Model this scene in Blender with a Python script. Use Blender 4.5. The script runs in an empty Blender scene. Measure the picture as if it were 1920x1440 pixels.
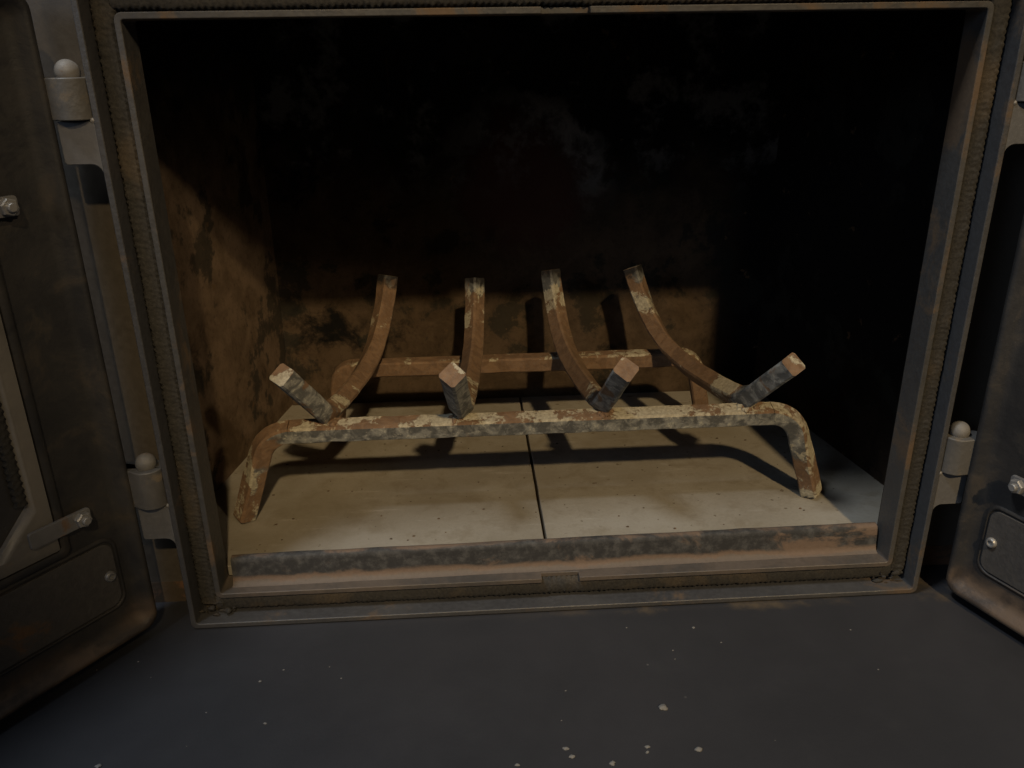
import bpy, bmesh, math, random
from mathutils import Vector, Matrix, noise

S = bpy.context.scene
COL = S.collection

# ------------------------------------------------------------------ camera
CAM_LOC = Vector((-0.0685, -0.5693, 0.4060))
PITCH, YAW, ROLL, FPX = 0.380874, -0.053878, -0.015831, 1550.0
fwd = Vector((-math.sin(YAW) * math.cos(PITCH), math.cos(YAW) * math.cos(PITCH), -math.sin(PITCH)))
rgt = Vector((math.cos(YAW), math.sin(YAW), 0))
up = rgt.cross(fwd)
r2 = rgt * math.cos(ROLL) + up * math.sin(ROLL)
u2 = up * math.cos(ROLL) - rgt * math.sin(ROLL)
cam = bpy.data.cameras.new('camera')
cam.sensor_width = 36.0
cam.lens = FPX / 1920 * 36
cam.clip_start, cam.clip_end = 0.02, 50
camo = bpy.data.objects.new('camera', cam)
COL.objects.link(camo)
camo.matrix_world = Matrix(((r2.x, u2.x, -fwd.x, CAM_LOC.x), (r2.y, u2.y, -fwd.y, CAM_LOC.y),
                            (r2.z, u2.z, -fwd.z, CAM_LOC.z), (0, 0, 0, 1)))
S.camera = camo

# ------------------------------------------------------------------ world, lamps, exposure
W = bpy.data.worlds.new('World')
S.world = W
W.use_nodes = True
bg = W.node_tree.nodes['Background']
bg.inputs[0].default_value = (0.85, 0.9, 1.0, 1)
bg.inputs[1].default_value = 0.016


def lamp(name, loc, target, size, power, col):
    l = bpy.data.lights.new(name, 'AREA')
    l.shape = 'DISK'
    l.size = size
    l.energy = power
    l.color = col
    o = bpy.data.objects.new(name, l)
    COL.objects.link(o)
    o.location = loc
    o.rotation_euler = (Vector(target) - Vector(loc)).to_track_quat('-Z', 'Y').to_euler()
    return o


def spot(name, loc, target, power, col, half, blend, soft):
    l = bpy.data.lights.new(name, 'SPOT')
    l.energy, l.color, l.shadow_soft_size = power, col, soft
    l.spot_size, l.spot_blend = math.radians(2 * half), blend
    o = bpy.data.objects.new(name, l)
    COL.objects.link(o)
    o.location = loc
    o.rotation_euler = (Vector(target) - Vector(loc)).to_track_quat('-Z', 'Y').to_euler()


spot('room_lamp_shaped_cone', (0.85, -4.5, 3.94), (0.20, 0, 0.31), 900, (1.0, 0.74, 0.41), 5.9, 0.55, 0.10)  # cone edge shaped to stand in for the camera holder's shadow
spot('added_left_wall_beam', (3.3, -4.0, 3.05), (-0.21, 0.0, 0.34), 320, (1.0, 0.78, 0.52), 2.7, 0.8, 0.16)  # added narrow beam, there only to brighten the left firebox wall
lamp('room_lamp_overhead', (-0.80, -0.46, 2.15), (0.0, 0.0, 0.1), 0.36, 23.0, (0.88, 0.94, 1.0))
lamp('window_light', (-1.45, -1.6, 1.05), (0.0, 0.0, 0.1), 0.8, 5.0, (0.55, 0.72, 1.0))
S.view_settings.view_transform = 'Standard'
S.view_settings.look = 'None'
S.view_settings.exposure = 0.0
S.view_settings.gamma = 1.0
S.view_settings.use_curve_mapping = False

random.seed(7)


# ------------------------------------------------------------------ materials
class G:
    """tiny node-graph builder"""

    def __init__(s, name):
        s.m = bpy.data.materials.new(name)
        s.m.use_nodes = True
        s.t = s.m.node_tree
        s.b = s.t.nodes['Principled BSDF']
        s.co = s.t.nodes.new('ShaderNodeTexCoord').outputs['Object']

    def put(s, sock, v):
        if hasattr(v, 'is_output'):
            s.t.links.new(v, sock)
        elif isinstance(v, (tuple, list)) and len(v) == 3 and sock.type == 'RGBA':
            sock.default_value = (*v, 1)
        else:
            sock.default_value = v

    def node(s, kind, **kw):
        n = s.t.nodes.new(kind)
        for k, v in kw.items():
            setattr(n, k, v)
        return n

    def math(s, op, a, b=0.0, clamp=False):
        n = s.node('ShaderNodeMath', operation=op, use_clamp=clamp)
        s.put(n.inputs[0], a)
        s.put(n.inputs[1], b)
        return n.outputs[0]

    def coords(s, stretch=(1, 1, 1), off=(0, 0, 0)):
        n = s.node('ShaderNodeMapping')
        s.t.links.new(s.co, n.inputs[0])
        n.inputs['Location'].default_value = off
        n.inputs['Scale'].default_value = stretch
        return n.outputs[0]

    def noise(s, scale, detail=6, rough=0.6, stretch=(1, 1, 1), off=(0, 0, 0), dist=0.0):
        n = s.node('ShaderNodeTexNoise')
        s.t.links.new(s.coords(stretch, off), n.inputs['Vector'])
        n.inputs['Scale'].default_value = scale
        n.inputs['Detail'].default_value = detail
        n.inputs['Roughness'].default_value = rough
        n.inputs['Distortion'].default_value = dist
        return n.outputs['Fac']

    def voro(s, scale, stretch=(1, 1, 1), feature='F1'):
        n = s.node('ShaderNodeTexVoronoi', feature=feature)
        s.t.links.new(s.coords(stretch), n.inputs['Vector'])
        n.inputs['Scale'].default_value = scale
        return n.outputs['Distance']

    def step(s, v, lo, hi, a=0.0, b=1.0):
        n = s.node('ShaderNodeMapRange', interpolation_type='SMOOTHSTEP')
        s.put(n.inputs[0], v)
        n.inputs[1].default_value = lo
        n.inputs[2].default_value = hi
        n.inputs[3].default_value = a
        n.inputs[4].default_value = b
        return n.outputs[0]

    def xyz(s, i, base=0.0):
        n = s.node('ShaderNodeSeparateXYZ')
        s.t.links.new(s.co, n.inputs[0])
        return s.math('ADD', n.outputs[i], base) if base else n.outputs[i]

    def attr(s, name, i):
        a = s.node('ShaderNodeAttribute', attribute_name=name)
        n = s.node('ShaderNodeSeparateColor')
        s.t.links.new(a.outputs['Color'], n.inputs[0])
        return n.outputs[i]

    def mix(s, fac, a, b):
        n = s.node('ShaderNodeMix', data_type='RGBA')
        s.put(n.inputs[0], fac)
        s.put(n.inputs[6], a)
        s.put(n.inputs[7], b)
        return n.outputs[2]

    def mixf(s, fac, a, b):
        n = s.node('ShaderNodeMix', data_type='FLOAT')
        s.put(n.inputs[0], fac)
        s.put(n.inputs[2], a)
        s.put(n.inputs[3], b)
        return n.outputs[0]

    def bump(s, h, strength, dist, prev=None):
        n = s.node('ShaderNodeBump')
        n.inputs['Strength'].default_value = strength
        n.inputs['Distance'].default_value = dist
        s.put(n.inputs['Height'], h)
        if prev is not None:
            s.t.links.new(prev, n.inputs['Normal'])
        return n.outputs[0]

    def done(s, col, rough=0.6, metal=0.0, normal=None, spec=0.5):
        s.put(s.b.inputs['Base Color'], col)
        s.put(s.b.inputs['Roughness'], rough)
        s.put(s.b.inputs['Metallic'], metal)
        s.b.inputs['Specular IOR Level'].default_value = spec
        if normal is not None:
            s.t.links.new(normal, s.b.inputs['Normal'])
        return s.m


def steel_mat(name, base, var, rust, rust_thr, rough=0.55, rust_scale=18, spec=0.4, bumpd=0.0006, metal=0.0, fine=260, sill=None):
    g = G(name)
    n1 = g.noise(9, 5, 0.6)
    n2 = g.noise(rust_scale, 8, 0.68, off=(3, 1, 7), dist=0.4)
    n3 = g.noise(fine, 4, 0.6)
    c = g.mix(g.step(n1, .35, .65), base, var)
    c = g.mix(g.math('MULTIPLY', g.step(n3, .3, .8), .35), c, tuple(min(1, v * 1.7) for v in base))
    f = g.step(n2, rust_thr - .05, rust_thr + .07)
    c = g.mix(f, c, g.mix(n3, tuple(v * .7 for v in rust), rust))
    if sill:      # dusty rust that has settled on the bottom run
        z = g.xyz(2, -.0215)
        c = g.mix(g.math('MULTIPLY', g.step(z, .009, .005), g.step(n2, .36, .56, .25, .95)), c, g.mix(n3, tuple(v * .75 for v in sill), sill))
    r = g.mixf(f, g.step(n3, .2, .8, rough - .1, rough + .12), .85)
    b = g.bump(n3, .5, bumpd)
    b = g.bump(g.noise(70, 4, .6, off=(1, 2, 3)), .35, bumpd * 2.5, b)
    b = g.bump(n2, .3, bumpd * 2, b)
    return g.done(c, r, metal, b, spec)


def grate_mat():
    g = G('rusted_grate_steel')
    R, A, B = g.attr('wear', 0), g.attr('wear', 1), g.attr('wear', 2)
    big = g.noise(30, 4, 0.5, dist=.4)
    mid = g.noise(95, 6, 0.6, off=(5, 2, 9), dist=.6)
    fine = g.noise(340, 6, 0.72)
    flake = g.voro(330)
    rust = g.mix(g.step(mid, .35, .65), (.128, .074, .040), (.195, .118, .066))
    rust = g.mix(g.math('MULTIPLY', g.step(fine, .5, .75), .5), rust, (.09, .04, .02))
    grey = g.mix(g.step(mid, .4, .62), (.085, .087, .085), (.25, .25, .23))
    grey = g.mix(g.step(g.math('ADD', fine, g.math('MULTIPLY', mid, .6)), .86, 1.0), grey, (.42, .41, .34))
    ash = g.mix(g.step(fine, .35, .7), (.28, .25, .18), (.46, .42, .31))
    gf = g.step(g.math('ADD', big, R), .98, 1.04)
    c = g.mix(gf, rust, grey)
    af = g.step(g.math('ADD', g.math('ADD', g.math('MULTIPLY', big, .58), g.math('ADD', g.math('MULTIPLY', mid, .26), g.math('MULTIPLY', fine, .16))), A), .985, 1.02)
    c = g.mix(g.math('MULTIPLY', g.step(fine, .35, .8), .25), c, (.23, .215, .18))      # thin grey ash dust
    c = g.mix(g.math('MULTIPLY', af, .9), c, ash)
    sf = g.step(g.math('ADD', mid, B), .9, 1.2)
    c = g.mix(sf, c, (.018, .016, .015))
    rough = g.mixf(gf, .85, g.mixf(fine, .5, .75))
    h = g.math('ADD', g.math('MULTIPLY', af, .6), g.math('MULTIPLY', fine, .5))
    b = g.bump(h, .6, .0009)
    b = g.bump(g.math('ADD', mid, g.math('MULTIPLY', flake, .4)), .5, .0012, b)
    return g.done(c, rough, 0, b, .35)


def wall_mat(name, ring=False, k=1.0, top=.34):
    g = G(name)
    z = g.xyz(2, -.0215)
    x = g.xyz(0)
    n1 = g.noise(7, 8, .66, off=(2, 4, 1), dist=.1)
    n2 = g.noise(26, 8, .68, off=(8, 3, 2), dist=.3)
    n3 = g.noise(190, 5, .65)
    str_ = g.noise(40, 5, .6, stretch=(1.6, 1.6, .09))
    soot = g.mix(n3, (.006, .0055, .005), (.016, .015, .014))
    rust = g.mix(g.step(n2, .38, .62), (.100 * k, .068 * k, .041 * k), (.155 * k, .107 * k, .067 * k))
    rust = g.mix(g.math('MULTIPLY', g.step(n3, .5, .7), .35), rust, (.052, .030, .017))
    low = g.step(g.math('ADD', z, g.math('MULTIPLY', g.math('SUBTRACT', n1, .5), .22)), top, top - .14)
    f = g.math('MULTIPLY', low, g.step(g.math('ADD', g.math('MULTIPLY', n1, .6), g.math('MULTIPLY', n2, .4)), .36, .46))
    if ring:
        f = g.math('MULTIPLY', f, g.step(x, .27, .19))  # rust faded out at right: shade of that corner painted into the colour
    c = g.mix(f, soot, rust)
    # dark green-grey scale patches
    c = g.mix(g.math('MULTIPLY', g.step(g.noise(15, 8, .66, off=(1, 9, 4), dist=.15), .54, .61), .75), c, (.030, .031, .025))
    c = g.mix(g.math('MULTIPLY', g.step(g.noise(48, 6, .6, off=(4, 4, 4)), .66, .70), .7), c, (.19, .12, .06))
    if ring:
        dx = g.math('ADD', x, .004)
        dz = g.math('SUBTRACT', z, .265)
        rr = g.math('SQRT', g.math('ADD', g.math('MULTIPLY', dx, dx), g.math('MULTIPLY', dz, dz)))
        rr = g.math('ADD', rr, g.math('MULTIPLY', g.math('SUBTRACT', n2, .5), .10))
        band = g.math('MULTIPLY', g.step(rr, .055, .085), g.step(rr, .110, .092))
        band = g.math('MULTIPLY', band, g.math('MULTIPLY', g.step(z, .21, .30), g.step(x, -.09, .07, .35, 1)))
        c = g.mix(g.math('MULTIPLY', band, g.step(n2, .38, .6, .25, 1)), c, (.27, .255, .24))
        c = g.mix(g.math('MULTIPLY', g.step(rr, .085, .045), .8), c, (.125, .055, .04))
        c = g.mix(g.math('MULTIPLY', g.math('MULTIPLY', g.step(g.noise(20, 8, .7, off=(6, 1, 1)), .52, .66), g.step(z, .24, .32)), .7), c, (.26, .25, .24))
        c = g.mix(g.math('MULTIPLY', g.step(str_, .70, .76), .8), c, (.15, .075, .03))
    b = g.bump(n3, .5, .0008)
    b = g.bump(n2, .5, .002, b)
    return g.done(c, .88, 0, b, .25)


def tile_mat():
    g = G('firebrick_tile')
    n1 = g.noise(6, 6, .6, dist=.3)
    n2 = g.noise(34, 7, .65, off=(2, 2, 2), dist=.3)
    n3 = g.noise(350, 4, .6)
    scr = g.noise(60, 5, .6, stretch=(.22, 1.4, 1))
    c = g.mix(g.step(n1, .35, .65), (.222, .198, .155), (.29, .266, .219))
    c = g.mix(g.math('MULTIPLY', g.step(n2, .47, .68), .5), c, (.16, .13, .085))
    c = g.mix(g.math('MULTIPLY', g.step(scr, .6, .72), .4), c, (.42, .40, .36))
    c = g.mix(g.math('MULTIPLY', g.step(n3, .45, .75), .3), c, (.165, .145, .115))
    c = g.mix(g.math('MULTIPLY', g.step(g.noise(11, 6, .62, off=(5, 5, 1), dist=.3), .48, .66), .3), c, (.34, .325, .29))
    sp = g.noise(130, 3, .5, off=(9, 4, 4))
    c = g.mix(g.math('MULTIPLY', g.step(sp, .69, .72), .8), c, (.10, .075, .045))
    b = g.bump(n3, .3, .0005)
    b = g.bump(n2, .3, .0012, b)
    b = g.bump(scr, .2, .0008, b)
    return g.done(c, g.step(n2, .3, .7, .42, .62), 0, b, .45)


def strip_mat():
    g = G('rusty_ember_bar')
    z = g.xyz(2, -.0215)
    n1 = g.noise(19, 8, .66, stretch=(.55, 1, 1.3), off=(0.4, 0, 0), dist=.6)
    n3 = g.noise(320, 5, .65)
    rust = g.mix(n3, (.110, .074, .052), (.170, .122, .090))
    dusty = g.mix(n3, (.10, .080, .064), (.15, .122, .10))
    black = g.mix(g.step(g.noise(120, 6, .7), .4, .75), (.028, .028, .029), (.080, .079, .077))
    c = g.mix(g.step(n1, .50, .58), black, rust)
    zz = g.math('ADD', z, g.math('MULTIPLY', g.math('SUBTRACT', n1, .5), .02))
    c = g.mix(g.step(zz, .0265, .0290), c, rust)
    c = g.mix(g.step(zz, .0115, .0080), c, rust)
    c = g.mix(g.step(zz, .0072, .0055), c, dusty)
    b = g.bump(n3, .45, .0007)
    b = g.bump(n1, .5, .0015, b)
    return g.done(c, .7, 0, b, .35)


def rope_mat():
    g = G('woven_gasket_fibre')
    n1 = g.noise(14, 6, .6, dist=.4)
    n3 = g.noise(500, 4, .6)
    c = g.mix(n3, (.014, .0135, .013), (.068, .065, .060))
    c = g.mix(g.math('MULTIPLY', g.step(n1, .52, .66), .7), c, g.mix(n3, (.045, .036, .026), (.11, .088, .064)))
    return g.done(c, .95, 0, g.bump(n3, .6, .0008), .15)


def hearth_mat():
    g = G('hearth_dark_paint')
    n1 = g.noise(5, 5, .55, dist=.5)
    n2 = g.noise(30, 6, .6, off=(4, 1, 2))
    n3 = g.noise(520, 3, .6)
    c = g.mix(g.step(n1, .3, .7), (.026, .027, .031), (.033, .0335, .038))
    c = g.mix(g.math('MULTIPLY', g.step(n2, .60, .8), .25), c, (.045, .045, .048))
    # dust and ash specks trodden into the paint
    v = g.voro(46)
    sp = g.math('MULTIPLY', g.step(v, .06, .03), g.step(g.noise(17, 2, .5, off=(2, 7, 7)), .62, .68))
    c = g.mix(g.math('MULTIPLY', sp, .35), c, (.22, .21, .20))
    # rust dust along the foot of the door frame
    y = g.xyz(1)
    x = g.xyz(0)
    d = g.math('MULTIPLY', g.step(g.math('ADD', y, g.math('MULTIPLY', g.math('SUBTRACT', n2, .5), .03)), -.022, -.012),
               g.step(g.noise(12, 6, .65, off=(1, 5, 3)), .45, .62))
    c = g.mix(g.math('MULTIPLY', d, g.math('MULTIPLY', g.step(x, -.06, .06), .6)), c, (.13, .095, .055))
    b = g.bump(n3, .18, .0004)
    b = g.bump(n1, .15, .003, b)
    return g.done(c, g.step(n2, .3, .7, .40, .47), 0, b, .5)


def door_mat():
    g = G('door_heat_stained_cast_iron')
    n1 = g.noise(8, 7, .62, dist=.5, off=(1, 0, 3))
    n2 = g.noise(30, 7, .66, off=(6, 2, 5), dist=.5)
    n3 = g.noise(300, 4, .6)
    z = g.xyz(2, -.0215)
    c = g.mix(g.step(n1, .35, .65), (.019, .019, .020), (.035, .033, .031))
    c = g.mix(g.math('MULTIPLY', g.step(n2, .5, .68), .6), c, (.056, .045, .033))
    c = g.mix(g.math('MULTIPLY', g.step(n2, .45, .36), .6), c, (.018, .018, .020))
    low = g.step(g.math('ADD', z, g.math('MULTIPLY', g.math('SUBTRACT', n1, .5), .1)), .018, -.008)
    c = g.mix(g.math('MULTIPLY', low, g.step(n2, .36, .58, .25, .9)), c, (.115, .080, .054))
    b = g.bump(n3, .35, .0006)
    b = g.bump(n2, .3, .0015, b)
    return g.done(c, g.step(n2, .3, .7, .45, .68), 0, b, .45)


M = {}
M['grate'] = grate_mat()
M['wall'] = wall_mat('soot_and_shade_firebox_steel', k=.35, top=.12)  # rust cut down here, so the right wall's shade sits in its colour
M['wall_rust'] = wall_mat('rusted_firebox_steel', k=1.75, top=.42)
M['back'] = wall_mat('soot_and_shade_firebox_back', True)
M['tile'] = tile_mat()
M['strip'] = strip_mat()
M['rope'] = rope_mat()
M['hearth'] = hearth_mat()
M['door'] = door_mat()
M['frame'] = steel_mat('door_frame_painted_steel', (.043, .043, .045), (.063, .061, .060), (.115, .080, .052), .61, .45, 16)
M['flange'] = steel_mat('inner_flange_steel', (.044, .043, .042), (.066, .061, .055), (.12, .080, .048), .55, .5, 14, sill=(.112, .090, .073))
M['panel'] = steel_mat('stove_face_paint', (.072, .062, .050), (.082, .070, .056), (.08, .06, .045), .8, .5, 10, bumpd=.0002)
M['bracket'] = steel_mat('hinge_painted_steel', (.090, .089, .089), (.110, .107, .105), (.22, .15, .09), .70, .5, 22, bumpd=.0003)
M['knuckle'] = steel_mat('hinge_knuckle_steel', (.066, .064, .062), (.10, .095, .087), (.17, .14, .105), .60, .5, 40, bumpd=.0005)
M['pin'] = steel_mat('hinge_pin_dull_metal', (.115, .11, .10), (.165, .155, .142), (.16, .12, .085), .58, .58, 60, bumpd=.0005, spec=.4)
M['dirt'] = steel_mat('channel_rust', (.06, .045, .03), (.09, .06, .038), (.19, .10, .055), .5, .85, 30)
M['retainer'] = steel_mat('glass_retainer_sheet', (.12, .112, .10), (.18, .168, .15), (.20, .15, .10), .62, .45, 24, bumpd=.0004, spec=.6)
M['clip'] = steel_mat('clip_steel', (.10, .10, .105), (.16, .16, .16), (.17, .11, .07), .62, .4, 40, bumpd=.0004, spec=.6)
M['bolt'] = steel_mat('bolt_worn_steel', (.20, .20, .20), (.34, .33, .31), (.2, .13, .08), .62, .38, 70, bumpd=.0005, spec=.7, metal=.4)
M['plate'] = steel_mat('air_cover_plate', (.055, .052, .05), (.08, .073, .065), (.15, .09, .05), .62, .55, 20)
M['ash'] = steel_mat('ash_crumb', (.13, .125, .118), (.18, .174, .162), (.13, .12, .10), .6, .9, 200)
M['crumb'] = steel_mat('soot_crumb', (.05, .04, .03), (.09, .065, .04), (.14, .08, .04), .55, .9, 200)
gg = G('sooty_glass')
n_ = gg.noise(14, 6, .65, dist=.4)
M['glass'] = gg.done(gg.mix(n_, (.018, .018, .020), (.075, .07, .064)), gg.step(n_, .3, .7, .12, .4), 0, None, .6)


# ------------------------------------------------------------------ mesh helpers
def obj(name, bm, mat, parent=None, base=None, smooth=None, bevel=0.0, segs=2, recalc=True):
    """world-coordinate bmesh -> ONE mesh object whose origin is its thing's base"""
    if recalc:
        bmesh.ops.recalc_face_normals(bm, faces=bm.faces[:])
    me = bpy.data.meshes.new(name)
    if base is None:
        base = Vector((0, 0, 0))
        p = parent
        while p is not None:
            base = base + p.location
            p = p.parent
    for v in bm.verts:
        v.co -= base
    bm.to_mesh(me)
    bm.free()
    me.materials.append(M[mat])
    o = bpy.data.objects.new(name, me)
    COL.objects.link(o)
    if parent is not None:
        o.parent = parent
    else:
        o.location = base
    if smooth:
        me.polygons.foreach_set('use_smooth', [True] * len(me.polygons))
        me.set_sharp_from_angle(angle=math.radians(smooth))
    if bevel:
        b = o.modifiers.new('bevel', 'BEVEL')
        b.width = bevel
        b.segments = segs
        b.limit_method = 'ANGLE'
        b.angle_limit = math.radians(40)
    return o


def thing(name, label, cat, loc):
    e = bpy.data.objects.new(name, None)
    COL.objects.link(e)
    e.location = loc
    e.empty_display_size = .05
    e['label'] = label
    e['category'] = cat
    return e


def loops(bm, rings, closed=True, cap0=False, cap1=False):
    vs = [[bm.verts.new(p) for p in r] for r in rings]
    n = len(vs[0])
    for a, b in zip(vs[:-1], vs[1:]):
        for k in range(n if closed else n - 1):
            bm.faces.new((a[k], a[(k + 1) % n], b[(k + 1) % n], b[k]))
    if cap0:
        bm.faces.new(vs[0])
    if cap1:
        bm.faces.new(vs[-1][::-1])
    return vs


def box(bm, lo, hi, f=lambda p: p):
    c = [Vector((x, y, z)) for x in (lo[0], hi[0]) for y in (lo[1], hi[1]) for z in (lo[2], hi[2])]
    v = [bm.verts.new(f(p)) for p in c]
    for q in ((0, 1, 3, 2), (4, 6, 7, 5), (0, 4, 5, 1), (2, 3, 7, 6), (0, 2, 6, 4), (1, 5, 7, 3)):
        bm.faces.new([v[i] for i in q])


def rrect(x0, x1, z0, z1, r, n=5):
    """rounded rectangle in 2-D, 4*n points, fixed order"""
    pts = []
    for cx, cz, a in ((x1 - r, z1 - r, 0), (x0 + r, z1 - r, 90), (x0 + r, z0 + r, 180), (x1 - r, z0 + r, 270)):
        for k in range(n):
            t = math.radians(a + 90 * k / (n - 1))
            pts.append((cx + r * math.cos(t), cz + r * math.sin(t)))
    return pts


def prism(bm, poly, lo, hi, f):
    """2-D polygon swept between two levels; f(a, b, level) -> point"""
    loops(bm, [[f(a, b, lo) for a, b in poly], [f(a, b, hi) for a, b in poly]], True, True, True)


def tube_z(bm, x, y, prof, n=28):
    """lathe round a vertical axis, prof = [(radius, z)]"""
    loops(bm, [[Vector((x + r * math.cos(2 * math.pi * k / n), y + r * math.sin(2 * math.pi * k / n), z))
                for k in range(n)] for r, z in prof], True, True, True)


HZ = -0.0215          # top of the hearth
# ------------------------------------------------------------------ the setting
bm = bmesh.new()
box(bm, (-.75, -.8, HZ - .03), (.75, .029, HZ))
h = obj('hearth', bm, 'hearth', base=Vector((0, 0, 0)))
h['kind'] = 'structure'

# ------------------------------------------------------------------ the stove
stove = thing('wood_stove', 'open dark steel wood stove with two doors swung wide around a sooty firebox', 'stove', (0, .19, HZ))
XO, ZB, ZT = .2995, -.0207, .4680       # outer flange
XI, ZI, ZIT = .280, 0.0, .4329          # inner flange
TH = .0042


def ring(bm, a, b, y0, y1):
    """frame between two 2-D loops from depth y0 to y1"""
    P = lambda l, y: [Vector((p[0], y, p[1])) for p in l]
    n = len(a)
    va = [bm.verts.new(p) for p in P(a, y0)]
    vb = [bm.verts.new(p) for p in P(b, y0)]
    wa = [bm.verts.new(p) for p in P(a, y1)]
    wb = [bm.verts.new(p) for p in P(b, y1)]
    for k in range(n):
        j = (k + 1) % n
        for q in ((va[k], va[j], vb[j], vb[k]), (wa[k], wb[k], wb[j], wa[j]), (va[k], wa[k], wa[j], va[j]), (vb[k], vb[j], wb[j], wb[k])):
            bm.faces.new(q)


bm = bmesh.new()
ring(bm, rrect(-XO, XO, ZB, ZT, .005), rrect(-XO + TH, XO - TH, ZB + TH, ZT - TH, .0025), -.0102, .0300)
obj('outer_frame', bm, 'frame', stove, smooth=40, bevel=.0007)

bm = bmesh.new()
oi, ii = rrect(-XI, XI, ZI, ZIT, .005, 6), rrect(-XI + TH, XI - TH, ZI + TH, ZIT - TH, .002, 6)
GAP, NY = .0155, .0085      # the lip is notched at the centre of the top and the bottom run
path = []
for k in range(24):
    path.append((oi[k], ii[k], 0.0))
    if k == 5:
        path += [((x, ZIT), (x, ZIT - TH), y) for x, y in ((GAP, 0), (GAP, NY), (-GAP, NY), (-GAP, 0))]
    if k == 17:
        path += [((x, ZI), (x, ZI + TH), y) for x, y in ((-GAP, 0), (-GAP, NY), (GAP, NY), (GAP, 0))]
rings = [[Vector((p[0], y, p[1])), Vector((q[0], y, q[1])), Vector((q[0], .0255, q[1])), Vector((p[0], .0255, p[1]))] for p, q, y in path]
loops(bm, rings + [rings[0]], True)
bmesh.ops.remove_doubles(bm, verts=bm.verts[:], dist=1e-6)
bmesh.ops.dissolve_degenerate(bm, edges=bm.edges[:], dist=1e-6)
obj('inner_frame', bm, 'flange', stove, smooth=40, bevel=.0006)

bm = bmesh.new()      # bottom of the gasket channel
ring(bm, rrect(-XO + TH, XO - TH, ZB + TH, ZT - TH, .0025), rrect(-XI, XI, ZI, ZIT, .005), .0185, .0235)
obj('gasket_channel', bm, 'dirt', stove)


def rope(bm, p0, p1, lat, dep, a, b, pitch=.0042, amp=.0005, step=.0007, n=22, fray=.0006):
    """worn braided rope: flattened oval with chevron plaiting and ragged fibres"""
    p0, p1, lat, dep = map(Vector, (p0, p1, lat, dep))
    L = (p1 - p0).length
    ax = (p1 - p0) / L
    m = int(L / step)
    rings = []
    for i in range(m + 1):
        t = L * i / m
        rr = []
        wear = .55 + .9 * noise.noise(Vector((t * 25, p0.x * 3, p0.z * 3)))
        for k in range(n):
            th = 2 * math.pi * k / n
            ca, sa = math.cos(th), math.sin(th)
            u = abs(ca) ** .7 * (1 if ca > 0 else -1)
            v = abs(sa) ** .7 * (1 if sa > 0 else -1)
            c = p0 + ax * t + lat * (a * u) + dep * (b * v)
            ph = 2 * math.pi * (t / pitch + abs(ca) * 1.3)
            row = math.sin(ph) * (.35 + .65 * abs(ca)) * amp * max(.15, min(1.3, 1.1 - wear * (1 - abs(ca))))
            rag = noise.noise(c * 420) * fray + noise.noise(c * 130) * fray * .8
            rr.append(c + (lat * u + dep * v).normalized() * (row + rag))
        rings.append(rr)
    loops(bm, rings, True, True, True)


xm, zm = (XO - TH + XI) / 2, (ZB + TH) / 2
for p0, p1, lat in (((-xm, .0096, zm + .001), (-xm, .0096, ZIT + .0085), (1, 0, 0)),
                    ((xm, .0096, zm + .001), (xm, .0096, ZIT + .0085), (1, 0, 0)),
                    ((-xm + .006, .0096, zm + .001), (xm - .006, .0096, zm + .001), (0, 0, 1)),
                    ((-xm + .006, .0096, ZIT + .0085), (xm - .006, .0096, ZIT + .0085), (0, 0, 1))):
    bm = bmesh.new()
    rope(bm, p0, p1, lat, (0, -1, 0), .0076, .0062)
    obj('rope_gasket', bm, 'rope', stove, smooth=60)

# frayed rope ends and grime packed into the lower corners
for sx in (-1, 1):
    bm = bmesh.new()
    for k in range(34 if sx < 0 else 14):
        t = bmesh.ops.create_icosphere(bm, subdivisions=1, radius=random.uniform(.0010, .0026))
        c = Vector((sx * random.uniform(.268, .2935), random.uniform(-.002, .014), random.uniform(-.0155, -.006)))
        st = Vector((random.uniform(.6, 2.2), random.uniform(.6, 1.6), random.uniform(.5, 1.2)))
        for v in t['verts']:
            v.co = Vector((v.co.x * st.x, v.co.y * st.y, v.co.z * st.z)) * (1 + .5 * noise.noise(v.co * 700 + c * 90)) + c
    obj('gasket_fray', bm, 'rope', stove, smooth=60)

# face of the stove around the door frame
bm = bmesh.new()
ring(bm, rrect(-.62, .62, HZ, .70, .002), rrect(-XO + .001, XO - .001, ZB + .0005, ZT - .001, .001), .0302, .034)
obj('front_panel', bm, 'panel', stove)

# firebox: tapering sides, back, roof and the returns behind the door frame
FX, BX, BY, FT = .343, .2865, .376, .475


def slab(name, quad, thick, mat):
    bm = bmesh.new()
    q = [Vector(p) for p in quad]
    n = (q[1] - q[0]).cross(q[3] - q[0]).normalized() * thick
    N = 24
    grid = []
    for i in range(N + 1):
        for j in range(N + 1):
            a = q[0].lerp(q[1], i / N)
            b = q[3].lerp(q[2], i / N)
            p = a.lerp(b, j / N)
            w = noise.noise(p * 9) * .0016 + noise.noise(p * 31) * .0005
            grid.append(bm.verts.new(p + n.normalized() * w))
    for i in range(N):
        for j in range(N):
            k = i * (N + 1) + j
            bm.faces.new((grid[k], grid[k + N + 1], grid[k + N + 2], grid[k + 1]))
    ext = bmesh.ops.solidify(bm, geom=bm.faces[:], thickness=thick)
    return obj(name, bm, mat, stove, smooth=30)


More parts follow.
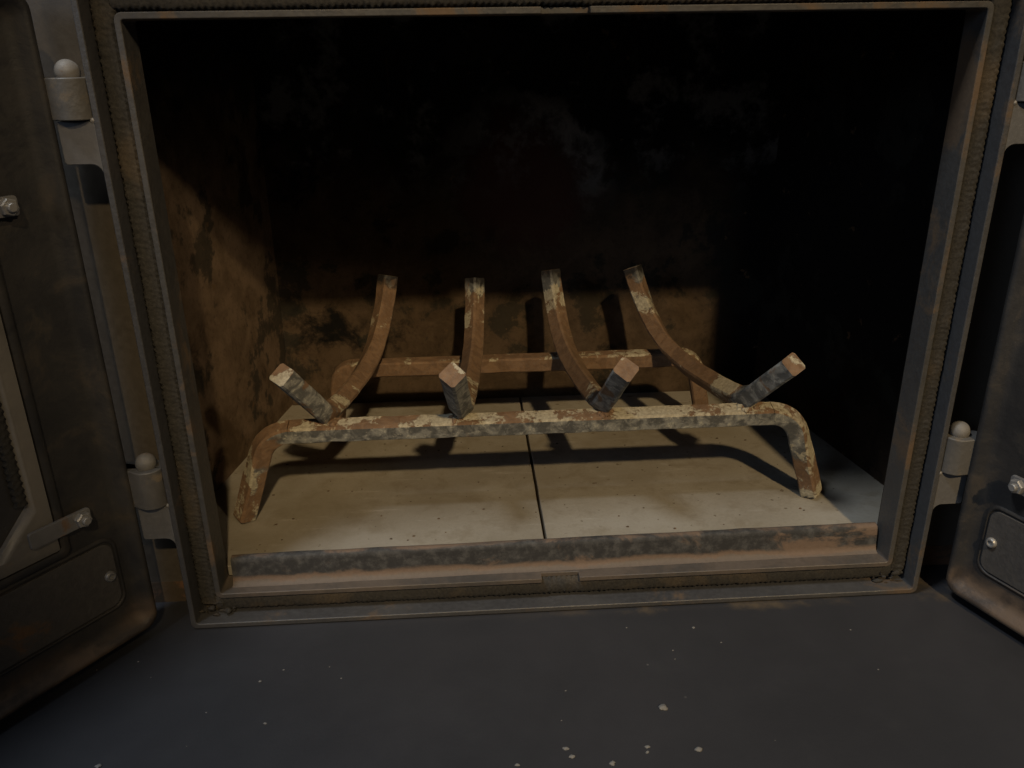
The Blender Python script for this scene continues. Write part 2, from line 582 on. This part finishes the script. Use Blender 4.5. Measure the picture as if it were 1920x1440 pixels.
slab('firebox_side', [(-FX, .0345, -.02), (-BX, BY, -.02), (-BX, BY, FT), (-FX, .0345, FT)], .006, 'wall_rust')
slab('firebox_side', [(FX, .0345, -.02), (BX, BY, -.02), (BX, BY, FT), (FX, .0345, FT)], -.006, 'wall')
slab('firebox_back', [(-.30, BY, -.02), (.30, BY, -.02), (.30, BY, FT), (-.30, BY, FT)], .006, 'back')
bm = bmesh.new()
box(bm, (-.36, .0345, FT - .003), (.36, .40, FT + .006))
obj('firebox_roof', bm, 'wall', stove)
bm = bmesh.new()
ring(bm, rrect(-XO + .0035, XO - .0035, ZB + .0035, ZT - .0035, .002), rrect(-XI + .002, XI - .002, ZI + .002, ZIT - .002, .003), .0258, .0296)
obj('firebox_front_return', bm, 'wall', stove)

# floor: two firebrick tiles on a bed
FZ = .010
bm = bmesh.new()
box(bm, (-.36, .030, -.025), (.36, .39, -.002))
obj('floor_bed', bm, 'dirt', stove)
for x0, x1 in ((-.338, -.0092), (-.0066, .338)):
    bm = bmesh.new()
    box(bm, (x0, .0310, -.002), (x1, .3745, FZ))
    bmesh.ops.subdivide_edges(bm, edges=bm.edges[:], cuts=14, use_grid_fill=True)
    for v in bm.verts:
        v.co += Vector((noise.noise(v.co * 37), noise.noise(v.co * 41 + Vector((3, 0, 0))), noise.noise(v.co * 23) * .6)) * .0005
    obj('floor_tile', bm, 'tile', stove, smooth=35, bevel=.0012)

# ember bar along the front of the floor
bm = bmesh.new()
prof = [(.0105, .0043), (.0130, .0052), (.0148, .0072), (.0156, .0105), (.0166, .0235), (.0172, .0262), (.0186, .0278),
        (.0215, .0284), (.0236, .0276), (.0245, .0255), (.0245, .0043)]
N = 90
rings = []
for i in range(N + 1):
    x = -.2685 + (.2735 + .2685) * i / N
    sk = .0055 * (i / N - .5)
    rings.append([Vector((x, y + sk + noise.noise(Vector((x * 40, z * 60, 1))) * .0005, z + (noise.noise(Vector((x * 35, y * 50, 5))) * .0006 if z > .006 else 0)))
                  for y, z in prof])
loops(bm, rings, True, True, True)
obj('ember_bar', bm, 'strip', stove, smooth=50)

# hinge brackets on the frame (flush with its front edge)
PX, PY = .3118, -.0045
for s in (-1, 1):
    for z0, z1 in ((.3435, .3700), (.0640, .0922)):
        bm = bmesh.new()
        poly = [(XO - .001, z1), (.3215, z1), (.3225, z1 - .001), (.3225, z0 + .0015), (.3210, z0), (XO + .0065, z0)]
        for k in range(1, 6):      # fillet into the frame
            t = math.radians(90 + 90 * k / 5)
            poly.append((XO + .0065 + .0065 * math.cos(t), z0 - .0065 + .0065 * math.sin(t)))
        poly += [(XO - .001, z0 - .0065)]
        prism(bm, poly, -.0098, .0120, lambda a, b, l: Vector((a * s, l, b)))
        obj('hinge_bracket', bm, 'bracket', stove, smooth=35, bevel=.0006)


# weld beads where the brackets join the frame
for s in (-1, 1):
    for z1 in (.3700, .0922):
        bm = bmesh.new()
        for k in range(5):
            t = bmesh.ops.create_icosphere(bm, subdivisions=2, radius=.0021)
            for v in t['verts']:
                v.co = v.co * (1 + .35 * noise.noise(v.co * 500 + Vector((k, z1 * 9, s)))) + Vector((s * (XO + .0005), -.0085 + k * .0028, z1 + .0002))
        obj('weld_bead', bm, 'retainer', stove, smooth=60)

# ------------------------------------------------------------------ doors
def hexbolt(bm, F, u, z, h0, r=.0058, t=.0045, rot=0.3):
    ringf = lambda rad, hh, n: [F(u + rad * math.cos(2 * math.pi * k / n + rot), z + rad * math.sin(2 * math.pi * k / n + rot), hh) for k in range(n)]
    loops(bm, [ringf(r, h0, 6), ringf(r, h0 + t * .8, 6), ringf(r * .86, h0 + t, 6)], True, True, True)
    loops(bm, [ringf(r * .52, h0 + t * .98, 12), ringf(r * .52, h0 + t * 1.5, 12), ringf(r * .42, h0 + t * 1.65, 12)], True, True, True)


def screw_head(bm, F, u, z, h0, r=.0042):
    ringf = lambda rad, hh, n=16: [F(u + rad * math.cos(2 * math.pi * k / n), z + rad * math.sin(2 * math.pi * k / n), hh) for k in range(n)]
    loops(bm, [ringf(r, h0), ringf(r, h0 + .0016), ringf(r * .8, h0 + .0026), ringf(r * .55, h0 + .0027), ringf(r * .45, h0 + .0012)], True, True, True)


def make_door(p0, d, n, s):
    p0, d, n = Vector((*p0, 0)), Vector((*d, 0)).normalized(), Vector((*n, 0)).normalized()
    F = lambda u, z, hh: p0 + d * u + n * hh + Vector((0, 0, z))
    U1, Z0, Z1 = .292, -.0125, .4460

    def lp(off, hh, r):
        return [F(a, b, hh) for a, b in rrect(off, U1 - off, Z0 + off, Z1 - off, max(r - off * .5, .002), 7)]
    bm = bmesh.new()
    oo = lambda e, hh, r: [F(a, b, hh) for a, b in rrect(.049 + e, U1 - .049 - e, .0765 + e, .396 - e, r, 7)]
    rings = [oo(.0085, -.024, .003), lp(.002, -.024, .012), lp(0, -.022, .012), lp(0, .0055, .012), lp(.0006, .0075, .012), lp(.0020, .0086, .012), lp(.0040, .0086, .012),
             lp(.0058, .0074, .012), lp(.0090, .0034, .012), lp(.0120, .0010, .012), lp(.0160, 0, .012),
             oo(0, 0, .006), oo(.0012, .0022, .006), oo(.0028, .0030, .006), oo(.0058, .0030, .005), oo(.0074, .0022, .004), oo(.0082, -.003, .003), oo(.0085, -.024, .003)]
    loops(bm, rings, True)
    # bead round the air-cover pocket
    pr = lambda e, hh: [F(a, b, hh) for a, b in rrect(.0195 + e, U1 - .0195 - e, .0165 + e, .0745 - e, .010 - e * .6, 7)]
    loops(bm, [pr(-.0030, -.0005), pr(-.0016, .0010), pr(-.0002, .0013), pr(.0006, .0006), pr(.0008, -.0005)], True)
    door = obj('door', bm, 'door', stove, smooth=50)
    # air cover plate
    bm = bmesh.new()
    pl = [F(a, b, 0) for a, b in rrect(.0215, U1 - .0215, .0187, .0723, .0085, 7)]
    loops(bm, [[p - n * .0005 for p in pl], [p + n * .0012 for p in pl]], True, True, True)
    obj('air_cover', bm, 'plate', door, bevel=.0004)
    bm = bmesh.new()
    screw_head(bm, F, .0275, .0450, .0012)
    obj('screw', bm, 'bolt', door, smooth=40)
    # glass, retainer, gasket
    gl = lambda e, hh, c: [F(a, b, hh) for a, b in ((.0575 + e, .0850 + e + c), (.0575 + e + c, .0850 + e), (U1 - .0575 - e - c, .0850 + e), (U1 - .0575 - e, .0850 + e + c),
                                                 (U1 - .0575 - e, .3880 - e - c), (U1 - .0575 - e - c, .3880 - e), (.0575 + e + c, .3880 - e), (.0575 + e, .3880 - e - c))]
    bm = bmesh.new()
    loops(bm, [gl(.004, -.0065, .01), gl(.004, -.0035, .01)], True, True, True)
    obj('glass_pane', bm, 'glass', door)
    bm = bmesh.new()
    loops(bm, [gl(0, -.0030, .0006), gl(.0002, .0024, .0006), gl(.0010, .0028, .001), gl(.0078, .0026, .012), gl(.0092, .0036, .026), gl(.0106, .0026, .027),
               gl(.0122, .0004, .028), gl(.0126, -.0030, .028)], True)
    obj('glass_retainer', bm, 'retainer', door, smooth=40)
    for uu in (.0735, U1 - .0735):
        bm = bmesh.new()
        rope(bm, F(uu, .128, -.0012), F(uu, .345, -.0012), d, n, .0036, .0030, pitch=.0052, amp=.0009, fray=.0003, step=.001, n=14)
        obj('glass_gasket', bm, 'rope', door, smooth=60)
    for zz in (.1025, .3230):
        for uu, du in ((.040, 1), (U1 - .040, -1)):
            bm = bmesh.new()
            e = sorted((uu - du * .007, uu + du * .037))
            prism(bm, rrect(e[0], e[1], zz - .0062, zz + .0062, .002, 4), .0032, .0060, F)
            obj('glass_clip', bm, 'clip', door, bevel=.0004)
            bm = bmesh.new()
            hexbolt(bm, F, uu, zz, .0060)
            obj('clip_bolt', bm, 'bolt', door)
    # hinge knuckles and pins
    px = PX * s
    for za, zb in ((.3708, .3960), (.0930, .1238)):
        bm = bmesh.new()
        # barrel with a flat web reaching the door edge, one solid outline
        A = F(.004, 0, -.004)
        B = F(.004, 0, -.020)
        c = Vector((px, PY, 0))
        r = .0124
        pts = []
        base = math.atan2((A - c).y, (A - c).x)
        a0 = math.atan2(d.y, d.x)
        for k in range(25):
            t = math.radians(-95 + 190 * k / 24)
            dirv = -((A + B) / 2 - c).normalized()
            t0 = math.atan2(dirv.y, dirv.x)
            pts.append((c.x + r * math.cos(t0 + t), c.y + r * math.sin(t0 + t)))
        ends = [(A.x, A.y), (B.x, B.y)]
        if (Vector(ends[0]) - Vector(pts[-1])).length > (Vector(ends[1]) - Vector(pts[-1])).length:
            ends.reverse()
        prism(bm, pts + ends, za, zb, lambda a, b, l: Vector((a, b, l)))
        obj('hinge_knuckle', bm, 'knuckle', door, smooth=35, bevel=.0009)
        bm = bmesh.new()
        rp = .0076
        prof = [(.004, zb - .002), (rp * .93, zb + .0001)] + [(rp * math.cos(math.radians(a)), zb + .0030 + rp * math.sin(math.radians(a))) for a in range(-25, 90, 9)] + [(.0003, zb + .0030 + rp)]
        tube_z(bm, px, PY, prof, 24)
        obj('hinge_pin', bm, 'pin', door, smooth=60)
    return door


dl = make_door((-.3295, -.005), (-.0719, -.0988), (.0988, -.0719), -1)
dl['label'] = 'door hinged beside the rust-patched firebox wall'
dr = make_door((.3255, -.012), (.0229, -.0599), (-.0599, -.0229), 1)
dr['label'] = 'door whose cover plate shows a bright screw head'

# ------------------------------------------------------------------ the grate
grate = thing('fire_grate', 'rusty bent square-bar fire grate with four upcurved fingers on the firebox floor', 'fire grate', (-.012, .18, FZ))
SIDE = .0165


def catmull(pts, per=10):
    P = [Vector(p) for p in pts]
    P = [P[0] * 2 - P[1]] + P + [P[-1] * 2 - P[-2]]
    out = []
    for i in range(1, len(P) - 2):
        a, b, c, d = P[i - 1:i + 3]
        for k in range(per):
            t = k / per
            out.append(.5 * ((2 * b) + (c - a) * t + (2 * a - 5 * b + 4 * c - d) * t * t + (3 * b - a - 3 * c + d) * t ** 3))
    out.append(P[-2])
    return out


def bend_path(corners, radii, seg=9):
    """polyline with circular fillets"""
    C = [Vector(c) for c in corners]
    out = [C[0]]
    marks = []
    for i in range(1, len(C) - 1):
        a, b = (C[i - 1] - C[i]).normalized(), (C[i + 1] - C[i]).normalized()
        ang = a.angle(b)
        t = radii[i - 1] / math.tan(ang / 2)
        p, q = C[i] + a * t, C[i] + b * t
        ctr = C[i] + (a + b).normalized() * (radii[i - 1] / math.sin(ang / 2))
        va, vb = p - ctr, q - ctr
        tot = va.angle(vb)
        ax = va.cross(vb).normalized()
        s0 = len(out)
        for k in range(seg + 1):
            out.append(ctr + Matrix.Rotation(tot * k / seg, 3, ax) @ va)
        marks.append((s0, len(out) - 1))
    out.append(C[-1])
    return out, marks


def densify(pts, step=.006):
    out = [pts[0]]
    for a, b in zip(pts[:-1], pts[1:]):
        n = max(1, int((b - a).length / step))
        for k in range(1, n + 1):
            out.append(a.lerp(b, k / n))
    return out


def sweep(path, L, roll, wear, side=SIDE, cham=.0018, seed=0, capwear=(0, .36, 0), cap=(True, True)):
    """square bar along a path. L = lateral axis, wear(i, n, face) -> (grey, ash, soot) with face 0 top 1 lateral 2 under 3 other"""
    bm = bmesh.new()
    col = bm.loops.layers.float_color.new('wear')
    L = Vector(L)
    h = side / 2
    sec = []
    lab = []
    for f in range(4):
        for e in (-1, 1):
            if f == 0:
                sec.append((h, e * (h - cham)))
            elif f == 1:
                sec.append((-e * (h - cham), h))
            elif f == 2:
                sec.append((-h, -e * (h - cham)))
            else:
                sec.append((e * (h - cham), -h))
    rings = []
    n = len(path)
    for i, c in enumerate(path):
        T = (path[min(i + 1, n - 1)] - path[max(i - 1, 0)]).normalized()
        ro = roll(i / (n - 1)) if callable(roll) else roll
        Li = (L - T * L.dot(T)).normalized()
        N = Li.cross(T)
        N2 = N * math.cos(ro) + Li * math.sin(ro)
        L2 = Li * math.cos(ro) - N * math.sin(ro)
        rr = []
        for k, (a, b) in enumerate(sec):
            p = c + N2 * a + L2 * b
            w = noise.noise(p * 55 + Vector((seed, 0, 0))) * .0006 + noise.noise(p * 210 + Vector((0, seed, 0))) * .00025
            rr.append(p + (p - c).normalized() * w)
        rings.append(rr)
    vs = [[bm.verts.new(p) for p in r] for r in rings]
    for i in range(n - 1):
        for k in range(8):
            f = bm.faces.new((vs[i][k], vs[i][(k + 1) % 8], vs[i + 1][(k + 1) % 8], vs[i + 1][k]))
            face = (k // 2) % 4
            for lo in f.loops:
                j = i if lo.vert in vs[i] else i + 1
                lo[col] = (*wear(j, n, face), 1)
    for on, r in ((cap[0], vs[0]), (cap[1], vs[-1])):
        if on:
            f = bm.faces.new(r)
            for lo in f.loops:
                lo[col] = (*capwear, 1)
    return bm


def rail(y, xl, xr, xfl, xfr, z, rad, roll, wear, wear_leg, seed, foot_dy=0.0, twist=0.0):
    path, marks = bend_path([(xfl, y + foot_dy, FZ + .0042), (xl, y, z), (xr, y, z), (xfr, y + foot_dy, FZ + .0042)], [rad, rad])
    (a0, a1), (b0, b1) = marks
    left, mid, right = path[:a1 + 1], path[a1:b0 + 1], path[b0:]
    L = (0, -1, 0)
    out = []
    # neighbours are shared so that the bent bar runs on without a step
    nm = 'front_rail' if seed == 1 else 'rear_rail'
    obj(nm, sweep(densify(mid, .004), L, roll, wear, seed=seed, cap=(False, False)), 'grate', grate, smooth=35)
    obj('leg', sweep(densify(left, .004), L, lambda t: roll + twist * min(1, max(0, 1.5 - t * 1.5)), lambda i, n, f: blend(wear_leg(i, n, f), wear(i, n, f), i / n), seed=seed, cap=(True, False)), 'grate', grate, smooth=35)
    obj('leg', sweep(densify(right, .004), L, lambda t: roll + twist * min(1, max(0, 1.5 - (1 - t) * 1.5)), lambda i, n, f: blend(wear_leg(i, n, f), wear(i, n, f), 1 - i / n), seed=seed, cap=(False, True)), 'grate', grate, smooth=35)


def blend(a, b, t):
    t = max(0, min(1, (t - .45) / .5))
    return tuple(p * (1 - t) + q * t for p, q in zip(a, b))


def w_front(i, n, f):
    if f == 0:
        return (.15, .515, 0)
    if f == 1:
        return (.72, .34, 0)
    return (.30, .2, 0)


def w_front_leg(i, n, f):
    if f == 0:
        return (.36, .45, 0)
    if f == 1:
        return (.44, .455, 0)
    return (.3, .3, 0)


def w_rear(i, n, f):
    return (.1, .46, 0) if f == 0 else (.1, .22, .1)


rail(.100, -.2495, .2225, -.2800, .2510, .1000, .030, math.radians(14), w_front, w_front_leg, 1, .004, math.radians(30))
rail(.268, -.2080, .1760, -.2180, .1930, .0945, .016, math.radians(4), w_rear, lambda i, n, f: (.1, .3, .38), 2, .004)


def finger(xb, xr, tip, roll, seed, ztop, light=0.0, lean=0.0):
    sl = (xr - xb) / .2
    X = lambda y: xb + sl * (y - .1)
    tx, ty, tz = tip
    front = [(tx, ty, tz), (xb, .1040, .1135)]
    a = Vector(front[0])
    b = Vector(front[1])
    pts = [a.lerp(b, t) for t in (0, .2, .4, .6, .8, .92)]
    rear = [(X(.110), .110, .1125), (X(.130), .130, .1105), (X(.165), .165, .1090), (X(.205), .205, .1100), (X(.243), .243, .1155), (X(.270), .270, .1270),
            (X(.288), .288, .1440), (X(.299), .299, .1640), (X(.305), .305, ztop)]
    rear = [(x + lean * max(0, (z - .125) / .06) ** 1.3, y, z) for x, y, z in rear]
    path = pts + catmull(rear, 6)

    keys = [(0, .60, .26, 0), (.09, .60, .26, 0), (.13, .40, .50, 0), (.25, .30, .50, 0), (.36, .12, .37, 0), (.66, .12, .38, 0), (.80, .30 + light, .46 + light * .25, .05),
            (.90, .50, .48, .16), (.95, .5, .36, .50), (1.0, .5, .3, .75)]

    def wear(i, n, f):
        t = i / (n - 1)
        for (t0, *a), (t1, *b) in zip(keys[:-1], keys[1:]):
            if t <= t1:
                q = (t - t0) / (t1 - t0)
                return tuple(x * (1 - q) + y * q for x, y in zip(a, b))
        return keys[-1][1:]
    obj('finger', sweep(path, (1, 0, 0), roll, wear, seed=seed, capwear=(0, .46, 0)), 'grate', grate, smooth=35)


finger(-.1965, -.1600, (-.2190, .0570, .170), math.radians(40), 11, .186, .12, .006)
finger(-.0775, -.0605, (-.0825, .0430, .170), math.radians(45), 12, .180)
finger(.0495, .0270, (.0560, .0420, .170), math.radians(40), 13, .187, .05, -.004)
finger(.1790, .1255, (.1960, .0500, .166), math.radians(55), 14, .187, .25, -.012)


for x in (-.1965, -.0775, .0495, .1790):
    bm = bmesh.new()
    wl = bm.loops.layers.float_color.new('wear')
    for k in range(7):
        t = bmesh.ops.create_icosphere(bm, subdivisions=2, radius=random.uniform(.0026, .0040))
        c = Vector((x + random.uniform(-.0095, .0095), .0985 + random.uniform(-.005, .004), .1065 + random.uniform(-.001, .0015)))
        for v in t['verts']:
            v.co = v.co * (1 + .4 * noise.noise(v.co * 400 + c * 50)) + c
    for f in bm.faces:
        for lo in f.loops:
            lo[wl] = (.45, .46, 0, 1)
    obj('weld_bead', bm, 'grate', grate, smooth=60)


# ------------------------------------------------------------------ crumbs
def crumb(bm, c, r, seed, flat=.45):
    t = bmesh.ops.create_icosphere(bm, subdivisions=2, radius=r)
    for v in t['verts']:
        w = 1 + .55 * noise.noise(v.co / r * 1.3 + Vector((seed, 0, 0)))
        v.co = Vector((v.co.x * w, v.co.y * w * .75, max(v.co.z * w * flat, -r * .2))) + Vector(c)


for k, (x, y, r) in enumerate([(.0582, -.1231, .0040), (.0727, -.1615, .0030), (-.0143, -.1541, .0022), (-.0109, -.1611, .0023), (.0396, -.1567, .0020), (.0387, -.1612, .0015),
                               (.0141, -.1686, .0026), (-.2186, -.1167, .0013), (-.2312, -.0744, .0016), (-.3193, -.1462, .0024), (-.0472, -.1654, .0018), (.1020, -.0390, .0016)]):
    bm = bmesh.new()
    r *= .85
    crumb(bm, (0, 0, r * .18), r, k * 3.7)
    o = obj('ash_crumb', bm, 'ash', base=Vector((0, 0, 0)), smooth=60)
    o.location = (x, y, HZ)
    o['label'] = 'largest pale ash crumb lying on the dark hearth' if k == 0 else 'small pale ash crumb lying on the dark hearth'
    o['category'] = 'ash crumb'
    o['group'] = 'ash crumbs on the hearth'

bm = bmesh.new()
for k in range(20):
    x, y = random.uniform(-.36, .34), random.uniform(-.20, -.015)
    crumb(bm, (x, y, HZ + .0001), random.uniform(.0003, .0008), k, .5)
o = obj('ash_dust', bm, 'ash', base=Vector((0, 0, 0)))
o['kind'] = 'stuff'
o['label'] = 'fine pale ash dust scattered over the dark hearth'
o['category'] = 'dust'
bm = bmesh.new()
for k in range(90):
    x, y = random.uniform(-.28, .26), random.uniform(.045, .30)
    crumb(bm, (x, y, FZ + .0003), random.choice((.0005, .0007, .0009, .0013)), k, .5)
o = obj('soot_crumbs', bm, 'crumb', base=Vector((0, 0, 0)))
o['kind'] = 'stuff'
o['label'] = 'tiny soot crumbs scattered over the firebox floor tiles'
o['category'] = 'soot crumbs'
